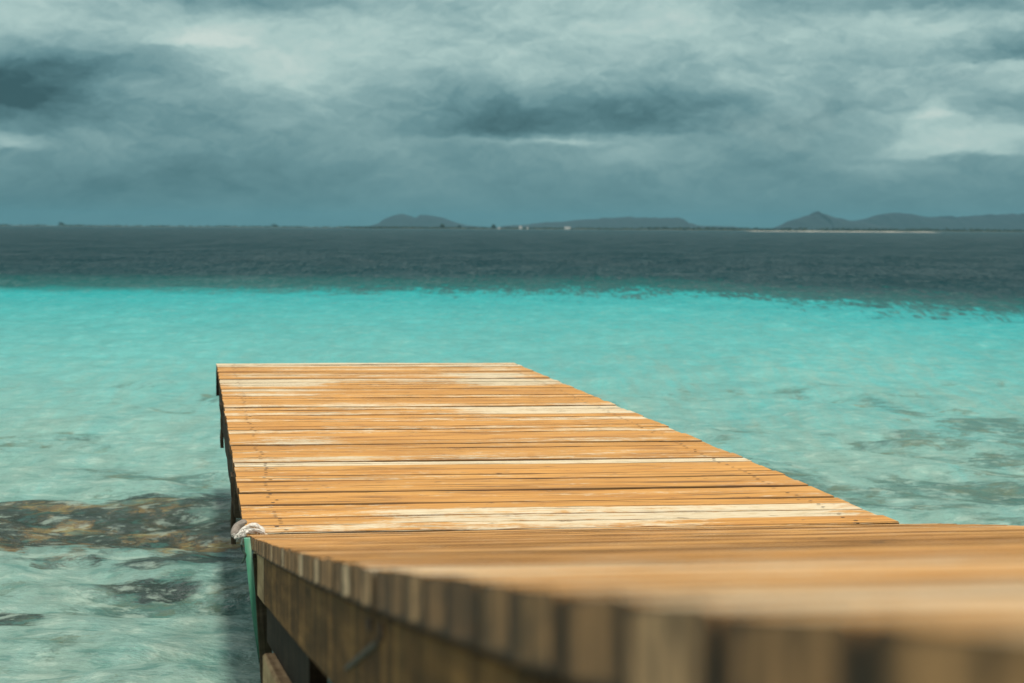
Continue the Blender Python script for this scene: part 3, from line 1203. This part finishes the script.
# overcast: cloud masses placed by compass direction and elevation
g = t.node('ShaderNodeTexCoord').outputs['Generated']
s_ = t.sep(g)
az = t.math('ARCTAN2', s_[0], s_[1])
el = t.math('ARCSINE', s_[2])
uv0 = t.comb(t.mul(az, 10.0), t.mul(el, 26.0), 0.0)
wv = t.noise(uv0, 1.1, 5, .58, 0, out=1)
wsep = t.sep(wv)
wf = t.noise(uv0, 5.0, 5, .6, 0, out=1)
wfs = t.sep(wf)
U = t.add(az, t.add(t.mul(t.math('SUBTRACT', wsep[0], .5), .06), t.mul(t.math('SUBTRACT', wfs[0], .5), .016)))
V = t.add(el, t.add(t.mul(t.math('SUBTRACT', wsep[1], .5), .018), t.mul(t.math('SUBTRACT', wfs[1], .5), .009)))


def blob(x, y, sx, sy, amp, sharp_bottom=0.0):
    cu, cv = (x - 512) / F_PX, (228 - y) / F_PX
    a = t.math('DIVIDE', t.math('SUBTRACT', U, cu), sx / F_PX)
    b = t.math('DIVIDE', t.math('SUBTRACT', V, cv), sy / F_PX)
    r2 = t.add(t.mul(a, a), t.mul(b, b))
    gs = t.math('EXPONENT', t.mul(r2, -1.0))
    if sharp_bottom:
        gs = t.mul(gs, t.step(b, -.55 - sharp_bottom, -.55 + sharp_bottom))
    return t.mul(gs, amp)


base = t.ramp(t.lin(el, 0, .16, 0, 1), [(0, .31), (.14, .35), (.28, .44), (.45, .60), (.62, .70), (1, .74)])
fld = t.sep(base)[0]
for args in [(0, 92, 150, 36, -.56), (110, 66, 80, 14, -.14), (30, 120, 120, 20, -.12), (265, 2, 120, 15, -.34), (70, 24, 120, 12, .0), (215, 44, 62, 14, .30, .2), (325, 62, 85, 42, .14),
             (8, 150, 26, 9, .26, .3), (235, 184, 120, 24, -.12), (60, 198, 150, 25, -.07), (300, 66, 26, 10, .10),
             (485, 120, 80, 34, -.26, .12), (600, 118, 110, 28, -.25, .12), (700, 98, 100, 16, -.15), (565, 143, 50, 3.5, .22), (560, 74, 130, 22, .06),
             (1000, 56, 85, 18, -.36, .15), (900, 4, 130, 15, -.28), (925, 40, 50, 12, .12), (945, 146, 75, 21, .38, .2), (938, 116, 20, 13, .26, .3), (860, 168, 60, 9, .12), (650, 156, 60, 16, .10), (985, 128, 40, 12, .10),
             (420, 6, 70, 14, -.10), (620, 22, 110, 20, .05), (760, 60, 90, 18, -.06)]:
    fld = t.add(fld, blob(*args))
def puffs(dv):
    c = t.comb(t.mul(U, 17.0), t.add(t.mul(V, 23.0), 23.0 * dv), .0)
    return t.noise(c, 1, 7, .5, 0)


f1, f1b = puffs(0.0), puffs(.0030)
def small(dv):
    return t.noise(t.comb(t.mul(U, 42.0), t.add(t.mul(V, 48.0), 48.0 * dv), 7.0), 1, 5, .5, 0)


g1, g1b = small(0.0), small(.0018)
relief = t.add(t.mul(t.math('SUBTRACT', f1, f1b), 1.15), t.mul(t.math('SUBTRACT', g1, g1b), .32))                 # upper edges of the billows catch the light
amp = t.ramp(t.lin(el, 0, .06, 0, 1), [(0, .12), (.35, .5), (1, 1.0)])
ampf = t.sep(amp)[0]
fld = t.add(fld, t.mul(ampf, t.add(t.add(t.mul(t.math('SUBTRACT', f1, .5), .48), relief), t.mul(t.math('SUBTRACT', g1, .5), .20))))
cloud = t.ramp(fld, [(0.0, lin(52, 86, 92)), (.2, lin(80, 118, 124)), (.35, lin(104, 142, 147)), (.55, lin(138, 171, 172)), (.75, lin(173, 201, 197)), (1, lin(203, 219, 212))])
# unseen cover above the view, set neutral pale grey for its fill light
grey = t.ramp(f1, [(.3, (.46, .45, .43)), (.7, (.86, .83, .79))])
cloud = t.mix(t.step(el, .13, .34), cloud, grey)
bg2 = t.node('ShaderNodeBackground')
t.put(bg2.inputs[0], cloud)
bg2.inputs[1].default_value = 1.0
cover = t.lin(t.noise(t.comb(t.mul(az, 3.0), t.mul(el, 6.0), 9.0), 1, 5, .6), .62, .75, .97, .7)
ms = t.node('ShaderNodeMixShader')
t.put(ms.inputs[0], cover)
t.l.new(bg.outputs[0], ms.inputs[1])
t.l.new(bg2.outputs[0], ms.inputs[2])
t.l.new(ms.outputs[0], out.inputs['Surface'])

# ------------------------------------------------------------------ render settings
SC.view_settings.view_transform = 'Standard'
SC.view_settings.look = 'None'
SC.view_settings.exposure = 0
SC.view_settings.gamma = 1
SC.view_settings.use_curve_mapping = False
SC.cycles.use_denoising = True
SC.cycles.max_bounces = 8
SC.cycles.transparent_max_bounces = 12
SC.cycles.volume_bounces = 1
SC.cycles.sample_clamp_indirect = 6
